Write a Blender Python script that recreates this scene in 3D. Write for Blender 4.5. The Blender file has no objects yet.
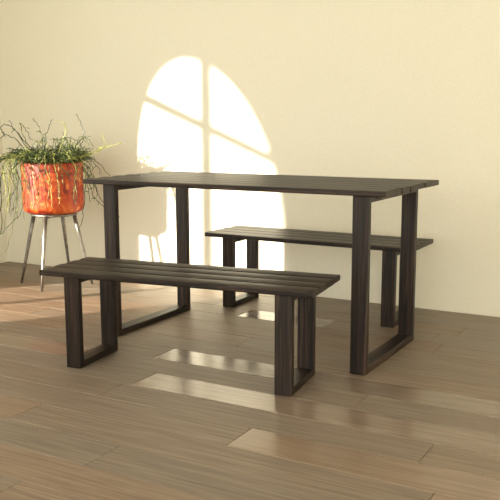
import bpy, bmesh, math, random
from mathutils import Vector, Matrix
random.seed(7)
S = bpy.context.scene
COL = S.collection

# ---------------------------------------------------------------- camera
yaw, pitch, roll = 0.5126, 0.1583, -0.0023
fw = Vector((-math.sin(yaw)*math.cos(pitch), math.cos(yaw)*math.cos(pitch), -math.sin(pitch)))
r0 = Vector((math.cos(yaw), math.sin(yaw), 0)); u0 = r0.cross(fw)
rr = r0*math.cos(roll)+u0*math.sin(roll); uu = -r0*math.sin(roll)+u0*math.cos(roll)
cd = bpy.data.cameras.new('camera'); cam = bpy.data.objects.new('camera', cd); COL.objects.link(cam)
cd.sensor_width = 36; cd.lens = 797.85/500*36; cd.clip_start = 0.05
M = Matrix((rr, uu, -fw)).transposed().to_4x4(); M.translation = Vector((1.7696, -3.2251, 1.0066))
cam.matrix_world = M
S.camera = cam

# ---------------------------------------------------------------- light
W = bpy.data.worlds.new('world'); S.world = W; W.use_nodes = True
bg = W.node_tree.nodes['Background']
bg.inputs[0].default_value = (1.0, 0.975, 0.88, 1); bg.inputs[1].default_value = 4.4
sl = bpy.data.lights.new('sun', 'SUN'); sl.energy = 15; sl.angle = math.radians(0.8); sl.color = (1.0, 0.92, 0.77)
so = bpy.data.objects.new('sun', sl); COL.objects.link(so)
SUN = Vector((0.70, 1.0, -0.284)).normalized()
so.rotation_euler = SUN.to_track_quat('-Z', 'Y').to_euler(); so.location = (-5, -5, 4)
V = S.view_settings
V.view_transform = 'Standard'; V.look = 'None'; V.exposure = 0.0; V.gamma = 1; V.use_curve_mapping = False

# ---------------------------------------------------------------- materials
def new_mat(name):
    m = bpy.data.materials.new(name); m.use_nodes = True
    nt = m.node_tree
    return m, nt, nt.nodes, nt.links, nt.nodes['Principled BSDF']

def ramp(N, stops):
    r = N.new('ShaderNodeValToRGB'); e = r.color_ramp.elements
    while len(e) < len(stops): e.new(0.5)
    for k, (p, c) in enumerate(stops):
        e[k].position = p; e[k].color = (*c, 1)
    return r

def wall_mat():
    m, nt, N, L, b = new_mat('painted_plaster')
    tc = N.new('ShaderNodeTexCoord')
    n = N.new('ShaderNodeTexNoise'); n.inputs['Scale'].default_value = 140; n.inputs['Detail'].default_value = 4
    L.new(tc.outputs['Object'], n.inputs['Vector'])
    r = ramp(N, [(0.3, (0.79, 0.755, 0.62)), (0.7, (0.86, 0.825, 0.69))])
    L.new(n.outputs['Fac'], r.inputs[0]); L.new(r.outputs[0], b.inputs['Base Color'])
    bp = N.new('ShaderNodeBump'); bp.inputs['Strength'].default_value = 0.25; bp.inputs['Distance'].default_value = 0.003
    L.new(n.outputs['Fac'], bp.inputs['Height']); L.new(bp.outputs[0], b.inputs['Normal'])
    b.inputs['Roughness'].default_value = 0.85; b.inputs['Specular IOR Level'].default_value = 0.2
    return m

def floor_mat():
    m, nt, N, L, b = new_mat('oak_floorboards')
    tc = N.new('ShaderNodeTexCoord')
    at = N.new('ShaderNodeAttribute'); at.attribute_name = 'board'; at.attribute_type = 'GEOMETRY'
    sep = N.new('ShaderNodeSeparateXYZ'); L.new(at.outputs['Vector'], sep.inputs[0])
    mp = N.new('ShaderNodeMapping'); mp.inputs['Scale'].default_value = (1.6, 38, 1)
    add = N.new('ShaderNodeVectorMath'); add.operation = 'ADD'
    sc = N.new('ShaderNodeVectorMath'); sc.operation = 'SCALE'; sc.inputs['Scale'].default_value = 13
    L.new(at.outputs['Vector'], sc.inputs[0]); L.new(tc.outputs['Object'], add.inputs[0]); L.new(sc.outputs[0], add.inputs[1])
    L.new(add.outputs[0], mp.inputs['Vector'])
    n = N.new('ShaderNodeTexNoise'); n.inputs['Scale'].default_value = 2.2; n.inputs['Detail'].default_value = 6; n.inputs['Distortion'].default_value = 0.4
    L.new(mp.outputs[0], n.inputs['Vector'])
    r = ramp(N, [(0.25, (0.135, 0.105, 0.078)), (0.5, (0.20, 0.16, 0.12)), (0.78, (0.27, 0.22, 0.165))])
    L.new(n.outputs['Fac'], r.inputs[0])
    mx = N.new('ShaderNodeMix'); mx.data_type = 'RGBA'; mx.blend_type = 'MIX'
    L.new(sep.outputs['X'], mx.inputs['Factor']); L.new(r.outputs[0], mx.inputs['A'])
    r2 = ramp(N, [(0.3, (0.20, 0.105, 0.06)), (0.7, (0.33, 0.215, 0.135))])
    L.new(n.outputs['Fac'], r2.inputs[0]); L.new(r2.outputs[0], mx.inputs['B'])
    L.new(mx.outputs['Result'], b.inputs['Base Color'])
    ro = N.new('ShaderNodeMapRange'); ro.inputs['From Min'].default_value = 0; ro.inputs['From Max'].default_value = 1
    ro.inputs['To Min'].default_value = 0.56; ro.inputs['To Max'].default_value = 0.19
    L.new(sep.outputs['Y'], ro.inputs['Value'])
    L.new(ro.outputs[0], b.inputs['Roughness'])
    sp = N.new('ShaderNodeMapRange'); sp.inputs['To Min'].default_value = 0.42; sp.inputs['To Max'].default_value = 0.95
    L.new(sep.outputs['Y'], sp.inputs['Value']); L.new(sp.outputs[0], b.inputs['Specular IOR Level'])
    bp = N.new('ShaderNodeBump'); bp.inputs['Strength'].default_value = 0.12; bp.inputs['Distance'].default_value = 0.002
    L.new(n.outputs['Fac'], bp.inputs['Height']); L.new(bp.outputs[0], b.inputs['Normal'])
    return m

def wood_mat(name, axis):
    m, nt, N, L, b = new_mat(name)
    tc = N.new('ShaderNodeTexCoord'); mp = N.new('ShaderNodeMapping')
    mp.inputs['Scale'].default_value = {'x': (2, 60, 60), 'y': (60, 2, 60), 'z': (60, 60, 2)}[axis]
    L.new(tc.outputs['Object'], mp.inputs['Vector'])
    n = N.new('ShaderNodeTexNoise'); n.inputs['Scale'].default_value = 1.5; n.inputs['Detail'].default_value = 7
    n.inputs['Distortion'].default_value = 0.6
    L.new(mp.outputs[0], n.inputs['Vector'])
    r = ramp(N, [(0.36, (0.004, 0.0022, 0.0014)), (0.52, (0.015, 0.0085, 0.0055)), (0.68, (0.060, 0.034, 0.022))])
    L.new(n.outputs['Fac'], r.inputs[0]); L.new(r.outputs[0], b.inputs['Base Color'])
    b.inputs['Roughness'].default_value = 0.45; b.inputs['Specular IOR Level'].default_value = 0.36
    bp = N.new('ShaderNodeBump'); bp.inputs['Strength'].default_value = 0.35; bp.inputs['Distance'].default_value = 0.002
    L.new(n.outputs['Fac'], bp.inputs['Height']); L.new(bp.outputs[0], b.inputs['Normal'])
    return m

def simple(name, col, rough=0.5, metal=0.0, var=0.0, scale=30):
    m, nt, N, L, b = new_mat(name)
    b.inputs['Roughness'].default_value = rough; b.inputs['Metallic'].default_value = metal
    tc = N.new('ShaderNodeTexCoord'); n = N.new('ShaderNodeTexNoise'); n.inputs['Scale'].default_value = scale
    L.new(tc.outputs['Object'], n.inputs['Vector'])
    r = ramp(N, [(0.3, tuple(c*(1-var) for c in col)), (0.7, tuple(min(1, c*(1+var)) for c in col))])
    L.new(n.outputs['Fac'], r.inputs[0]); L.new(r.outputs[0], b.inputs['Base Color'])
    return m

def pot_mat():
    m, nt, N, L, b = new_mat('orange_glaze')
    tc = N.new('ShaderNodeTexCoord')
    mp = N.new('ShaderNodeMapping'); mp.inputs['Scale'].default_value = (1.3, 1.3, 1.1)
    L.new(tc.outputs['Object'], mp.inputs['Vector'])
    n = N.new('ShaderNodeTexNoise'); n.inputs['Scale'].default_value = 10; n.inputs['Detail'].default_value = 7
    n.inputs['Roughness'].default_value = 0.65; n.inputs['Distortion'].default_value = 1.2
    L.new(mp.outputs[0], n.inputs['Vector'])
    r = ramp(N, [(0.38, (0.16, 0.010, 0.002)), (0.47, (0.40, 0.036, 0.005)), (0.56, (0.52, 0.085, 0.010)), (0.66, (0.80, 0.27, 0.07))])
    L.new(n.outputs['Fac'], r.inputs[0]); L.new(r.outputs[0], b.inputs['Base Color'])
    b.inputs['Roughness'].default_value = 0.5
    bp = N.new('ShaderNodeBump'); bp.inputs['Strength'].default_value = 0.3; bp.inputs['Distance'].default_value = 0.004
    L.new(n.outputs['Fac'], bp.inputs['Height']); L.new(bp.outputs[0], b.inputs['Normal'])
    return m

def glass_mat():
    m, nt, N, L, b = new_mat('window_glass')
    N.remove(b); out = N['Material Output']
    t = N.new('ShaderNodeBsdfTransparent'); g = N.new('ShaderNodeBsdfGlossy'); g.inputs['Roughness'].default_value = 0.02
    f = N.new('ShaderNodeFresnel'); f.inputs['IOR'].default_value = 1.1
    mx = N.new('ShaderNodeMixShader'); L.new(f.outputs[0], mx.inputs[0]); L.new(t.outputs[0], mx.inputs[1]); L.new(g.outputs[0], mx.inputs[2])
    L.new(mx.outputs[0], out.inputs['Surface'])
    return m

WALL = wall_mat(); FLOOR = floor_mat()
WX, WY_, WZ = wood_mat('dark_wood_lengthwise', 'x'), wood_mat('dark_wood_crosswise', 'y'), wood_mat('dark_wood_upright', 'z')
POT = pot_mat(); METAL = simple('brushed_steel', (0.25, 0.23, 0.20), 0.38, 0.85, 0.25, 60)
SOIL = simple('potting_soil', (0.03, 0.02, 0.012), 0.95, 0, 0.5, 90)
GREEN_D = simple('dark_green_stem', (0.026, 0.046, 0.013), 0.5, 0, 0.5, 40)
GREEN_M = simple('mid_green_stem', (0.066, 0.108, 0.026), 0.5, 0, 0.4, 40)
def sun_flecked(name, dark, light):
    m = simple(name, dark, 0.5, 0, 0.4, 45)
    r = [n for n in m.node_tree.nodes if n.type == 'VALTORGB'][0].color_ramp
    r.elements[0].position = 0.50; r.elements[1].position = 0.60; r.elements[0].color = (*dark, 1); r.elements[1].color = (*light, 1)
    return m
GREEN_M = sun_flecked('sun_flecked_green_stem', (0.045, 0.078, 0.018), (0.40, 0.42, 0.13))  # pale yellow flecks: sunlit specks painted into the stem colour
GREEN_Y = simple('yellow_green_stem', (0.36, 0.38, 0.09), 0.5, 0, 0.3, 40)
WHITE = simple('white_window_paint', (0.7, 0.68, 0.62), 0.5, 0, 0.05)
GLASS = glass_mat()

# ---------------------------------------------------------------- helpers
def obj(name, bm, mats, parent=None, smooth=False, loc=None):
    me = bpy.data.meshes.new(name); bm.normal_update(); bm.to_mesh(me); bm.free()
    for m in (mats if isinstance(mats, (list, tuple)) else [mats]): me.materials.append(m)
    if smooth:
        for p in me.polygons: p.use_smooth = True
    o = bpy.data.objects.new(name, me); COL.objects.link(o)
    if parent: o.parent = parent
    if loc: o.location = loc
    return o

def thing(name, label, cat, loc, rz=0, group=None):
    o = bpy.data.objects.new(name, None); COL.objects.link(o); o.empty_display_size = 0.1
    o.location = loc; o.rotation_euler = (0, 0, rz); o['label'] = label; o['category'] = cat
    if group: o['group'] = group
    return o

def box(bm, x0, x1, y0, y1, z0, z1, bev=0.0, seg=2):
    r = bmesh.ops.create_cube(bm, size=1)
    vs = r['verts']
    for v in vs:
        v.co = Vector(((x0+x1)/2+v.co.x*(x1-x0), (y0+y1)/2+v.co.y*(y1-y0), (z0+z1)/2+v.co.z*(z1-z0)))
    if bev:
        es = list({e for v in vs for e in v.link_edges})
        bmesh.ops.bevel(bm, geom=es, offset=bev, segments=seg, affect='EDGES', profile=0.5)

def tube(bm, pts, rad, sides=6, cap=True):
    rings = []; n = len(pts)
    up = Vector((0.3, 0.2, 1)).normalized()
    for i, p in enumerate(pts):
        d = (pts[min(i+1, n-1)]-pts[max(i-1, 0)])
        if d.length < 1e-9: d = Vector((0, 0, 1))
        d.normalize(); a = d.cross(up)
        if a.length < 1e-3: a = d.cross(Vector((1, 0, 0)))
        a.normalize(); b2 = d.cross(a); up = b2.cross(d) if False else up
        R = rad[i] if isinstance(rad, (list, tuple)) else rad
        rings.append([bm.verts.new(p+a*R*math.cos(2*math.pi*k/sides)+b2*R*math.sin(2*math.pi*k/sides)) for k in range(sides)])
    for i in range(n-1):
        for k in range(sides):
            bm.faces.new((rings[i][k], rings[i][(k+1) % sides], rings[i+1][(k+1) % sides], rings[i+1][k]))
    if cap:
        bm.faces.new(rings[0][::-1]); bm.faces.new(rings[-1])

def lathe(bm, prof, seg=64):
    rings = []
    for (r, z) in prof:
        if r < 1e-6: rings.append([bm.verts.new((0, 0, z))])
        else: rings.append([bm.verts.new((r*math.cos(2*math.pi*k/seg), r*math.sin(2*math.pi*k/seg), z)) for k in range(seg)])
    for a, b in zip(rings, rings[1:]):
        for k in range(seg):
            k2 = (k+1) % seg
            if len(a) == 1: bm.faces.new((a[0], b[k2], b[k]))
            elif len(b) == 1: bm.faces.new((a[k], a[k2], b[0]))
            else: bm.faces.new((a[k], a[k2], b[k2], b[k]))

# ---------------------------------------------------------------- setting
XL, XR, YB, YF, H = -2.63, 4.4, 0.956, -5.2, 2.75
bm = bmesh.new(); box(bm, XL-0.2, XR+0.2, YB, YB+0.15, -0.06, H)
o = obj('wall_back', bm, WALL); o['kind'] = 'structure'

bm = bmesh.new(); box(bm, XL-0.2, XR+0.2, YF-0.15, YB+0.15, H, H+0.1)
o = obj('ceiling', bm, simple('white_ceiling_paint', (0.86, 0.85, 0.8), 0.9, 0, 0.03)); o['kind'] = 'structure'
bm = bmesh.new(); box(bm, XR, XR+0.15, YF, YB, -0.06, H)
o = obj('wall_right', bm, WALL); o['kind'] = 'structure'
# front wall, behind the viewer, with a wide glazed opening
OX0, OX1, OZ0, OZ1 = -1.6, 4.1, 0.25, 2.65
bm = bmesh.new()
for q in ((XL-0.06, OX0, -0.06, H), (OX1, XR+0.15, -0.06, H), (OX0, OX1, -0.06, OZ0), (OX0, OX1, OZ1, H)):
    box(bm, q[0], q[1], YF-0.15, YF, q[2], q[3])
o = obj('wall_front', bm, WALL); o['kind'] = 'structure'
w2 = bpy.data.objects.new('window_2', None); COL.objects.link(w2); w2['kind'] = 'structure'; w2.location = (OX0, YF, OZ0)
bm = bmesh.new(); ow, oh = OX1-OX0, OZ1-OZ0
for q in ((0, ow, 0, 0.05), (0, ow, oh-0.05, oh), (0, 0.05, 0.05, oh-0.05), (ow-0.05, ow, 0.05, oh-0.05)):
    box(bm, q[0], q[1], -0.1, -0.04, q[2], q[3])
obj('window_frame', bm, WHITE, w2)
for k in (1, 2, 3):
    bm = bmesh.new(); box(bm, ow*k/4-0.025, ow*k/4+0.025, -0.095, -0.045, 0.05, oh-0.05); obj('mullion', bm, WHITE, w2)
bm = bmesh.new(); bm.faces.new([bm.verts.new((x, -0.07, z)) for x, z in ((0.04, 0.04), (ow-0.04, 0.04), (ow-0.04, oh-0.04), (0.04, oh-0.04))]); obj('pane', bm, GLASS, w2)

# arched window outline in the left wall, in (y, z)
TX = 0.70; CY = YB-(-0.890-XL+0.035)/TX                # centre of the window along the wall
def wz(x, z): return z+0.406*(x-XL)
BARZ = wz(-0.892, 0.992); TOPZ = wz(-0.892, 1.392); SILL = 0.16; HW = 0.56/TX; SPR = wz(-0.892, 0.50)
def arch(hw, top, spr, sill, n=28):
    pts = [(CY-hw, sill), (CY+hw, sill)]
    for k in range(n+1):
        a = math.pi*k/n
        c, s = math.cos(a), math.sin(a)
        e = 2/2.12
        pts.append((CY+hw*abs(c)**e*(1 if c > 0 else -1), spr+(top-spr)*abs(s)**e))
    return pts
A = arch(HW, TOPZ, SPR, SILL)
bm = bmesh.new(); T = 0.06
# wall made of a ring of quads between arch outline and the rectangular wall outline
def wall_with_hole(bm, x0, x1):
    outer = []
    for (y, z) in A:
        dy, dz = y-CY, z-(SPR)
        if abs(dy) < 1e-6: dy = 1e-6
        ts = []
        if dy > 0: ts.append((YB-CY)/dy)
        else: ts.append((YF-CY)/dy)
        if dz > 0: ts.append((H-SPR)/dz)
        elif dz < 0: ts.append((-0.06-SPR)/dz)
        t = min(t for t in ts if t > 0); outer.append((CY+dy*t, SPR+dz*t))
    # add the rectangle's corners where consecutive outer points sit on different sides
    for x in (x0, x1):
        iv = [bm.verts.new((x, y, z)) for y, z in A]; ov = [bm.verts.new((x, y, z)) for y, z in outer]
        n = len(A)
        for i in range(n):
            j = (i+1) % n
            a, b = outer[i], outer[j]
            f = [iv[i], iv[j], ov[j]]
            if abs(a[0]-b[0]) > 1e-4 and abs(a[1]-b[1]) > 1e-4:
                cy = YB if (abs(a[0]-YB) < 1e-3 or abs(b[0]-YB) < 1e-3) else YF
                cz = H if (abs(a[1]-H) < 1e-3 or abs(b[1]-H) < 1e-3) else -0.06
                f.append(bm.verts.new((x, cy, cz)))
            f.append(ov[i])
            if (Vector(f[0].co)-Vector(f[1].co)).length > 1e-6:
                try: bm.faces.new(f)
                except ValueError: pass
        if x == x0: first = iv
        else:
            for i in range(n):
                j = (i+1) % n
                try: bm.faces.new((first[i], first[j], iv[j], iv[i]))
                except ValueError: pass
    # outer ends
wall_with_hole(bm, XL-T, XL)
bmesh.ops.recalc_face_normals(bm, faces=bm.faces)
o = obj('wall_left', bm, WALL); o['kind'] = 'structure'

# window: frame, glazing bars, pane
win = bpy.data.objects.new('window_1', None); COL.objects.link(win); win['kind'] = 'structure'; win.location = (XL, CY, SILL)
Bo = arch(HW, TOPZ, SPR, SILL); Bi = arch(HW-0.012, TOPZ-0.012, SPR, SILL+0.012)
bm = bmesh.new(); n = len(Bo)
rg = []
for x, P in ((-0.055, Bo), (-0.015, Bo), (-0.015, Bi), (-0.055, Bi)):
    rg.append([bm.verts.new((x, y-CY, z-SILL)) for y, z in P])
for q in range(4):
    for i in range(n):
        bm.faces.new((rg[q][i], rg[q][(i+1) % n], rg[(q+1) % 4][(i+1) % n], rg[(q+1) % 4][i]))
bmesh.ops.recalc_face_normals(bm, faces=bm.faces)
obj('window_frame', bm, WHITE, win)
bm = bmesh.new(); box(bm, -0.045, -0.025, -0.045, 0.045, 0, TOPZ-SILL-0.005); obj('glazing_bar', bm, WHITE, win)
for z in (BARZ, BARZ-0.86):
    bm = bmesh.new(); hw = HW-0.005 if z < SPR else HW*(1-((z-SPR)/(TOPZ-SPR))**2.12)**(1/2.12)
    box(bm, -0.045, -0.025, -hw, hw, z-SILL-0.027, z-SILL+0.027)
    if z == BARZ: obj('glazing_bar', bm, WHITE, win)
    else: bm.free()
bm = bmesh.new(); bm.faces.new([bm.verts.new((-0.035, y-CY, z-SILL)) for y, z in Bi]); obj('pane', bm, GLASS, win)

# floor: one mesh of bevelled boards, each with its own tone and gloss
PW, OFF = 0.1655, -0.02
special = {
    -4: ([-0.47, 0.75, 2.2], [(0.3, .9), (0.15, .1), (0.1, .25), (0.2, .2)]),
    -2: ([-0.95, 0.35, 1.7], [(0.55, .1), (0.15, .05), (0.3, .15), (0.2, .3)]),  # left boards in rows -2 to 1 redder: sunlit warmth painted into tone
    -1: ([-1.3, -0.02, 1.3], [(0.7, .15), (0.35, .1), (0.1, .15), (0.3, .2)]),
    0: ([-1.0, 0.5, 1.8], [(0.6, .1), (0.3, .1), (0.2, .2), (0.1, .2)]),
    1: ([-0.7, 0.8, 2.0], [(0.65, .15), (0.25, .1), (0.15, .25), (0.1, .2)]),  # row index -> list of joints along x, and (tone, gloss) per board
    -3: ([-1.9, -0.24, 1.55], [(0.15, .1), (0.15, .05), (0.2, 1.0), (0.1, .25)]),
    -5: ([-1.2, -0.10, 1.35], [(0.2, .1), (0.1, .1), (0.3, .85), (0.15, .3)]),
    2: ([-1.75, -0.30, 0.19, 0.735, 2.1], [(0.6, .1), (0.2, .15), (0.15, .95), (0.15, .3), (0.05, .3), (.3, .2)]),
    -7: ([-0.85, 0.53, 1.9], [(0.3, .1), (0.15, .15), (0.45, .75), (0.1, .3)]),
    -8: ([-1.6, -0.25, 1.2], [(0.2, .1), (0.5, .2), (0.15, .15), (0.5, .3)]),
    -6: ([-0.133, 1.1], [(0.2, .1), (0.1, .1), (0.2, .2)]),
}
bm = bmesh.new()
data = []
row0 = math.floor((YF-OFF)/PW); row1 = math.ceil((YB-OFF)/PW)
rnd = random.Random(3)
g = 0.0007; bv = 0.0018
for row in range(row0, row1):
    y0, y1 = OFF+row*PW, OFF+(row+1)*PW
    y1 = min(y1, YB); y0 = max(y0, YF)
    if row in special: js, props = special[row]
    else:
        js = []; x = XL+rnd.uniform(0.2, 1.4)
        while x < XR: js.append(x); x += rnd.uniform(1.1, 1.6)
        props = [(rnd.uniform(0, 0.5)**1.2, rnd.uniform(0, 0.35)) for _ in range(len(js)+1)]
    xs = [XL]+list(js)+[XR]
    if xs[-2] < XR-1.8:
        xs.insert(-1, xs[-2]+1.4); props = list(props)+[(0.2, 0.2)]
    for i in range(len(xs)-1):
        x0, x1 = xs[i], xs[i+1]
        tone, gloss = props[min(i, len(props)-1)]
        dz = [rnd.uniform(-0.0004, 0.0004) for _ in range(2)]
        a = [(x0+g, y0+g), (x1-g, y0+g), (x1-g, y1-g), (x0+g, y1-g)]
        bb = [(x0+g+bv, y0+g+bv), (x1-g-bv, y0+g+bv), (x1-g-bv, y1-g-bv), (x0+g+bv, y1-g-bv)]
        hz = [dz[0], dz[0], dz[1], dz[1]]
        lo = [bm.verts.new((*p, -0.012)) for p in a]
        mi = [bm.verts.new((*p, -0.0018+h)) for p, h in zip(a, hz)]
        to = [bm.verts.new((*p, h)) for p, h in zip(bb, hz)]
        fs = [bm.faces.new(to)]
        for k in range(4):
            k2 = (k+1) % 4
            fs.append(bm.faces.new((mi[k], mi[k2], to[k2], to[k]))); fs.append(bm.faces.new((lo[k], lo[k2], mi[k2], mi[k])))
        data += [(tone, gloss, rnd.random())]*len(fs)
f = bm.faces.new([bm.verts.new(p) for p in ((XL, YF, -0.011), (XR, YF, -0.011), (XR, YB, -0.011), (XL, YB, -0.011))]); data.append((0.1, 0, 0))
fl = obj('floor', bm, FLOOR); fl['kind'] = 'structure'
at = fl.data.attributes.new('board', 'FLOAT_VECTOR', 'FACE')
for k, d in enumerate(data): at.data[k].vector = d

# ---------------------------------------------------------------- table and benches
def slab(L, Wd, z, th, nb):
    bm = bmesh.new(); w = Wd/nb
    rn = random.Random(nb)
    for k in range(nb):
        y0 = -Wd/2+k*w
        e0, e1 = rn.uniform(0, 0.003), rn.uniform(0, 0.003)
        if nb > 5: e1 += 0.0025*(k*2 % 3)
        # crowned board: rounded long edges, a flat saw-cut end
        P = []; h = w/2; yc = y0+h; R = 0.007
        lo_edge = R if k in (0, nb-1) else (0.010 if nb > 5 else 0.002)
        for i in range(5):
            a = math.pi/2*i/4; P.append((yc+h-lo_edge+lo_edge*math.sin(a), z-th+lo_edge-lo_edge*math.cos(a)))
        for i in range(5):
            a = math.pi/2*i/4; P.append((yc+h-0.014+0.014*math.cos(a), z-0.0065+0.005*math.sin(a)))
        P += [(yc+h*0.4, z-0.0003), (yc, z), (yc-h*0.4, z-0.0003)]
        P = P[:10]+P[10:]+[(2*yc-y, zz) for y, zz in P[9::-1]]
        r0 = [bm.verts.new((-L/2+e0, y, zz)) for y, zz in P]; r1 = [bm.verts.new((L/2-e1, y, zz)) for y, zz in P]
        m = len(P)
        for i in range(m): bm.faces.new((r0[i], r0[(i+1) % m], r1[(i+1) % m], r1[i]))
        bm.faces.new(r0[::-1]); bm.faces.new(r1)
    bmesh.ops.recalc_face_normals(bm, faces=bm.faces)
    return bm

def furniture(name, label, cat, loc, rz, L, Wd, Hh, inset, sw, depth, nb, group=None):
    t = thing(name, label, cat, loc, rz, group)
    th, s = 0.024, 0.030
    kind = 'tabletop' if name == 'dining_table' else 'seat'
    obj(kind, slab(L, Wd, Hh, th, nb), WX, t, False)
    x1 = L/2-inset; x0 = x1-sw; c = depth/2
    for sx in (-1, 1):
        a, b = sorted((sx*x0, sx*x1))
        for sy in (-1, 1):
            q0, q1 = sorted((sy*(c-s), sy*c))
            bm = bmesh.new(); box(bm, a, b, q0, q1, 0.0, Hh-th, 0.004, 3); obj('leg', bm, WZ, t)
        bm = bmesh.new(); box(bm, a+0.0006, b-0.0006, -c+s-0.002, c-s+0.002, 0.0, s, 0.003, 2); obj('foot_rail', bm, WY_, t)
        bm = bmesh.new(); box(bm, a+0.0006, b-0.0006, -c+s-0.002, c-s+0.002, Hh-th-s, Hh-th, 0.003, 2); obj('top_rail', bm, WY_, t)
    return t

furniture('dining_table', 'long dark wooden dining table on two open rectangular leg frames', 'table', (0, 0, 0), 0, 1.486, 0.706, 0.75, 0.083, 0.069, 0.623, 7)
furniture('wooden_bench', 'dark wooden bench in front of the table, nearest the viewer', 'bench', (0.0006, -0.594, 0), 0.125, 1.172, 0.368, 0.4133, 0.090, 0.0688, 0.294, 4, 'benches at the dining table')
furniture('wooden_bench', 'dark wooden bench behind the table, next to the sunlit wall', 'bench', (0.0098, 0.617, 0), -0.006, 1.172, 0.368, 0.4133, 0.090, 0.0688, 0.294, 4, 'benches at the dining table')

# ---------------------------------------------------------------- plant stand
PC = Vector((-1.739, 0.506, 0)); PB, PT, PR = 0.456, 0.768, 0.188
feet = [Vector((-1.948, 0.41, 0)), Vector((-1.649, 0.278, 0)), Vector((-1.53, 0.602, 0)), Vector((-1.83, 0.734, 0))]
st = thing('plant_stand', 'four-legged brushed metal stand holding the orange planter', 'plant stand', PC)
ztop = PB-0.012
for f in feet:
    d = f-PC; d.z = 0
    top = d*0.56
    bm = bmesh.new()
    P = [Vector((d.x, d.y, 0.0)), Vector((top.x, top.y, ztop-0.002))]
    tube(bm, [P[0], P[0].lerp(P[1], 0.3), P[0].lerp(P[1], 0.7), P[1]], [0.0075, 0.0095, 0.012, 0.013], 8)
    # flatten foot onto the floor
    for v in bm.verts: v.co.z = max(v.co.z, 0.0)
    obj('leg', bm, METAL, st, True)
def topp(k): d = feet[k]-PC; return Vector((d.x*0.56, d.y*0.56, 0))
for k in range(2):
    a, b = topp(k), topp(k+2)
    bm = bmesh.new(); tube(bm, [a+Vector((0, 0, ztop-0.001-0.008*k)), b+Vector((0, 0, ztop-0.001-0.008*k))], 0.008, 8); obj('cross_bar', bm, METAL, st, True)
bm = bmesh.new(); R1 = 0.135
pts = [Vector((R1*math.cos(a*math.pi/24), R1*math.sin(a*math.pi/24), ztop+0.002)) for a in range(49)]
tube(bm, pts, 0.0085, 8, False); obj('ring', bm, METAL, st, True)

# ---------------------------------------------------------------- potted plant
pl = thing('potted_plant', 'bushy trailing plant with thin green stems in mottled orange cylindrical planter', 'plant', (PC.x, PC.y, PB))
hp = PT-PB
bm = bmesh.new()
prof = [(0, 0)]+[(PR-0.045+0.045*math.sin(a*math.pi/12), 0.045-0.045*math.cos(a*math.pi/12)) for a in range(0, 7)]
prof += [(PR, 0.1), (PR, 0.2), (PR, hp-0.006), (PR-0.004, hp), (PR-0.012, hp), (PR-0.015, hp-0.005), (PR-0.015, hp-0.06)]
lathe(bm, prof, 72); bmesh.ops.recalc_face_normals(bm, faces=bm.faces)
obj('planter', bm, POT, pl, True)
bm = bmesh.new(); lathe(bm, [(0, hp-0.03), (0.1, hp-0.034), (PR-0.0152, hp-0.042)], 40); bmesh.ops.recalc_face_normals(bm, faces=bm.faces)
obj('soil', bm, SOIL, pl, True)

RX = Vector((math.cos(yaw), math.sin(yaw), 0)); FX = Vector((-math.sin(yaw), math.cos(yaw), 0))
def loc_(a, b, z): return RX*a+FX*b+Vector((0, 0, z))   # plant's own axes: sideways, away, up from the pot's base
def smooth_path(ctrl, n=5):
    P = [ctrl[0]]+list(ctrl)+[ctrl[-1]]; out = []
    for i in range(1, len(P)-2):
        for k in range(n):
            t = k/n; p0, p1, p2, p3 = P[i-1], P[i], P[i+1], P[i+2]
            out.append(0.5*((2*p1)+(-p0+p2)*t+(2*p0-5*p1+4*p2-p3)*t*t+(-p0+3*p1-3*p2+p3)*t**3))
    out.append(ctrl[-1]); return out
def jitter(pts, a, rn):
    return [pts[0]]+[p+Vector((rn.gauss(0, a), rn.gauss(0, a), rn.gauss(0, a))) for p in pts[1:]]
def stem_bm(bm, ctrl, r, rn, j=0.0025, n=5, twigs=0):
    pts = jitter(smooth_path(ctrl, n), j, rn); m = len(pts)
    rad = [r*(1.15 if k % 3 else 0.85)*(1-0.45*k/m) for k in range(m)]
    tube(bm, pts, rad, 5)
    for _ in range(twigs):
        k = rn.randrange(m//3, m-1); p = pts[k]
        d = Vector((rn.gauss(0, 1), rn.gauss(0, 1), rn.gauss(0.1, 0.8))).normalized()*rn.uniform(0.02, 0.06)
        tube(bm, [p, p+d*0.5+Vector((0, 0, 0.004)), p+d], [r*0.8, r*0.8, r*0.5], 4)
rn = random.Random(11)
def add_stem(ctrl, r=0.0030, mat=None, twigs=1, j=0.0035):
    bm = bmesh.new(); stem_bm(bm, ctrl, r, rn, j, 5, twigs)
    obj('stem', bm, mat or rn.choice([GREEN_D, GREEN_M, GREEN_M, GREEN_Y]), pl)
# 1) stems the photo shows one by one: (sideways, away, height) in metres from the pot's base
Z = lambda y: hp+(163-y)/158.0
X = lambda x: (x-53)/157.0
def S_(pts, b0=0.0, b1=0.0, **k):
    n = len(pts)-1
    add_stem([loc_(X(x), b0+(b1-b0)*i/n, Z(y)) for i, (x, y) in enumerate(pts)], **k)
S_([(74, 165), (80, 150), (84, 140), (83, 130), (76, 116)], 0, 0.05, mat=GREEN_D, twigs=0)
S_([(48, 160), (44, 140), (42, 130), (38, 123), (36, 121)], mat=GREEN_M)
S_([(50, 160), (50, 140), (54, 130), (58, 121)], -0.05, -0.08, mat=GREEN_D)
S_([(60, 160), (63, 145), (68, 132), (65, 126), (60, 123)], mat=GREEN_Y, twigs=2)
S_([(40, 160), (30, 145), (20, 133), (13, 122)], mat=GREEN_D)
S_([(36, 160), (27, 140), (24, 126), (29, 130), (33, 142)], mat=GREEN_M)
S_([(34, 160), (22, 136), (12, 127), (5, 129), (8, 136)], mat=GREEN_D)
S_([(34, 162), (20, 142), (8, 137), (0, 146), (-6, 160)], mat=GREEN_D)
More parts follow.
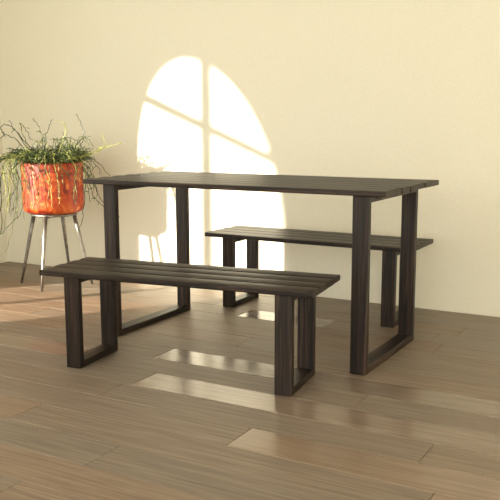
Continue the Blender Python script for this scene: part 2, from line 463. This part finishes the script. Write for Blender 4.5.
S_([(66, 160), (80, 158), (100, 151), (112, 147), (125, 145)], -0.05, -0.1, mat=GREEN_Y, twigs=2)
S_([(80, 158), (95, 155), (107, 149), (107, 141), (105, 135)], -0.05, -0.1, mat=GREEN_Y, twigs=0)
S_([(70, 160), (85, 152), (91, 151), (90, 157), (84, 161)], mat=GREEN_D)
S_([(72, 160), (88, 160), (98, 166), (104, 175)], 0.0, -0.1, mat=GREEN_D)
S_([(74, 160), (92, 158), (104, 168), (112, 176)], 0.0, -0.1, mat=GREEN_D, twigs=0)
S_([(74, 160), (88, 166), (96, 185), (98, 205)], 0, -0.06, mat=GREEN_M)
S_([(74, 160), (86, 172), (92, 195), (108, 212)], 0, 0.0, mat=GREEN_D)
S_([(76, 160), (90, 180), (100, 200), (118, 218)], 0, 0.0, mat=GREEN_D, twigs=0)
S_([(76, 160), (85, 175), (84, 205), (79, 228)], 0, -0.05, mat=GREEN_D, twigs=0)
S_([(36, 158), (24, 165), (32, 200), (15, 225), (0, 238)], -0.1, -0.24, mat=GREEN_D, twigs=0)
S_([(30, 158), (16, 170), (20, 200), (14, 232), (8, 251)], -0.05, -0.1, mat=GREEN_Y, twigs=0)
S_([(30, 158), (10, 160), (2, 185), (1, 215), (-3, 246)], 0, 0, mat=GREEN_D)
S_([(30, 158), (14, 156), (-2, 166), (-8, 190)], 0, 0.05, mat=GREEN_M)
S_([(30, 158), (8, 158), (-8, 175), (-14, 215)], 0.05, 0.1, mat=GREEN_M)
# 2) trailing stems all round the rim
for k in range(61):
    if k < 27: a = math.radians(rn.uniform(165, 250))          # left side
    elif k < 56: a = math.radians(rn.uniform(230, 345))        # front
    else: a = math.radians(rn.uniform(-30, 110))
    ca, sa = math.cos(a), math.sin(a); left = k < 27
    r0_ = rn.uniform(0.06, 0.15); out = rn.uniform(0.215, 0.26)+(rn.uniform(0.0, 0.17) if left else 0.0)
    h1 = hp+rn.uniform(0.02, 0.07)
    drop = rn.uniform(0.08, 0.44) if left else rn.uniform(0.06, 0.30)
    z3 = hp-drop
    sw = rn.uniform(-0.05, 0.05)
    c = [loc_(ca*r0_, sa*r0_, hp-0.02), loc_(ca*(r0_+out)/2, sa*(r0_+out)/2, h1), loc_(ca*out, sa*out, hp-0.02),
         loc_(ca*out+sw*0.5-sa*0.01, sa*out*1.02, (hp+z3)/2), loc_(ca*out*1.05+sw, sa*out*1.03, z3)]
    add_stem(c, rn.uniform(0.0019, 0.0029), mat=rn.choice([GREEN_D, GREEN_D, GREEN_M, GREEN_M, GREEN_Y]), twigs=rn.choice([0, 1, 2]), j=0.0045)
# curling twigs standing up out of the tangle
for k in range(16):
    a = rn.uniform(0, 2*math.pi); R0 = rn.uniform(0.03, 0.14); p = Vector((R0*math.cos(a), R0*math.sin(a), hp-0.03))
    b = a+rn.gauss(0, 0.8); d = Vector((math.cos(b), math.sin(b), 0)); hh = rn.uniform(0.09, 0.2); w = rn.uniform(0.03, 0.1)
    add_stem([p, p+d*w*0.5+Vector((0, 0, hh*0.6)), p+d*w*1.3+Vector((0, 0, hh)), p+d*w*2+Vector((0, 0, hh*rn.uniform(0.5, 0.95)))],
             0.0024, mat=rn.choice([GREEN_D, GREEN_M, GREEN_M]), twigs=2, j=0.006)
# 3) the dense tangle on top
for mat, cnt in ((GREEN_D, 260), (GREEN_M, 170), (GREEN_Y, 75)):
    bm = bmesh.new()
    for k in range(cnt):
        a = rn.uniform(0, 2*math.pi); R0 = 0.17*math.sqrt(rn.random())
        p = Vector((R0*math.cos(a), R0*math.sin(a), hp-0.035))
        a2 = a+rn.gauss(0, 0.9); ln = rn.uniform(0.04, 0.15)
        up = rn.uniform(0.035, 0.11)*(1.7 if rn.random() < 0.10 else 1.0)
        d = Vector((math.cos(a2), math.sin(a2), 0))
        q = p+d*ln*0.4+Vector((0, 0, up)); e = p+d*ln+Vector((rn.gauss(0, .02), rn.gauss(0, .02), up*rn.uniform(0.5, 1.1)))
        if (e.x**2+e.y**2) > 0.19**2: e.z = max(e.z, hp+0.012)
        if (q.x**2+q.y**2) > 0.17**2: q.z = max(q.z, hp+0.012)
        stem_bm(bm, [p, q, e], rn.uniform(0.0019, 0.003), rn, 0.005, 4, rn.choice([0, 1, 2]))
    if mat is GREEN_D: o = obj('foliage', bm, mat, pl)
    else: o = obj('foliage', bm, mat, pl)
    o['kind'] = 'stuff'
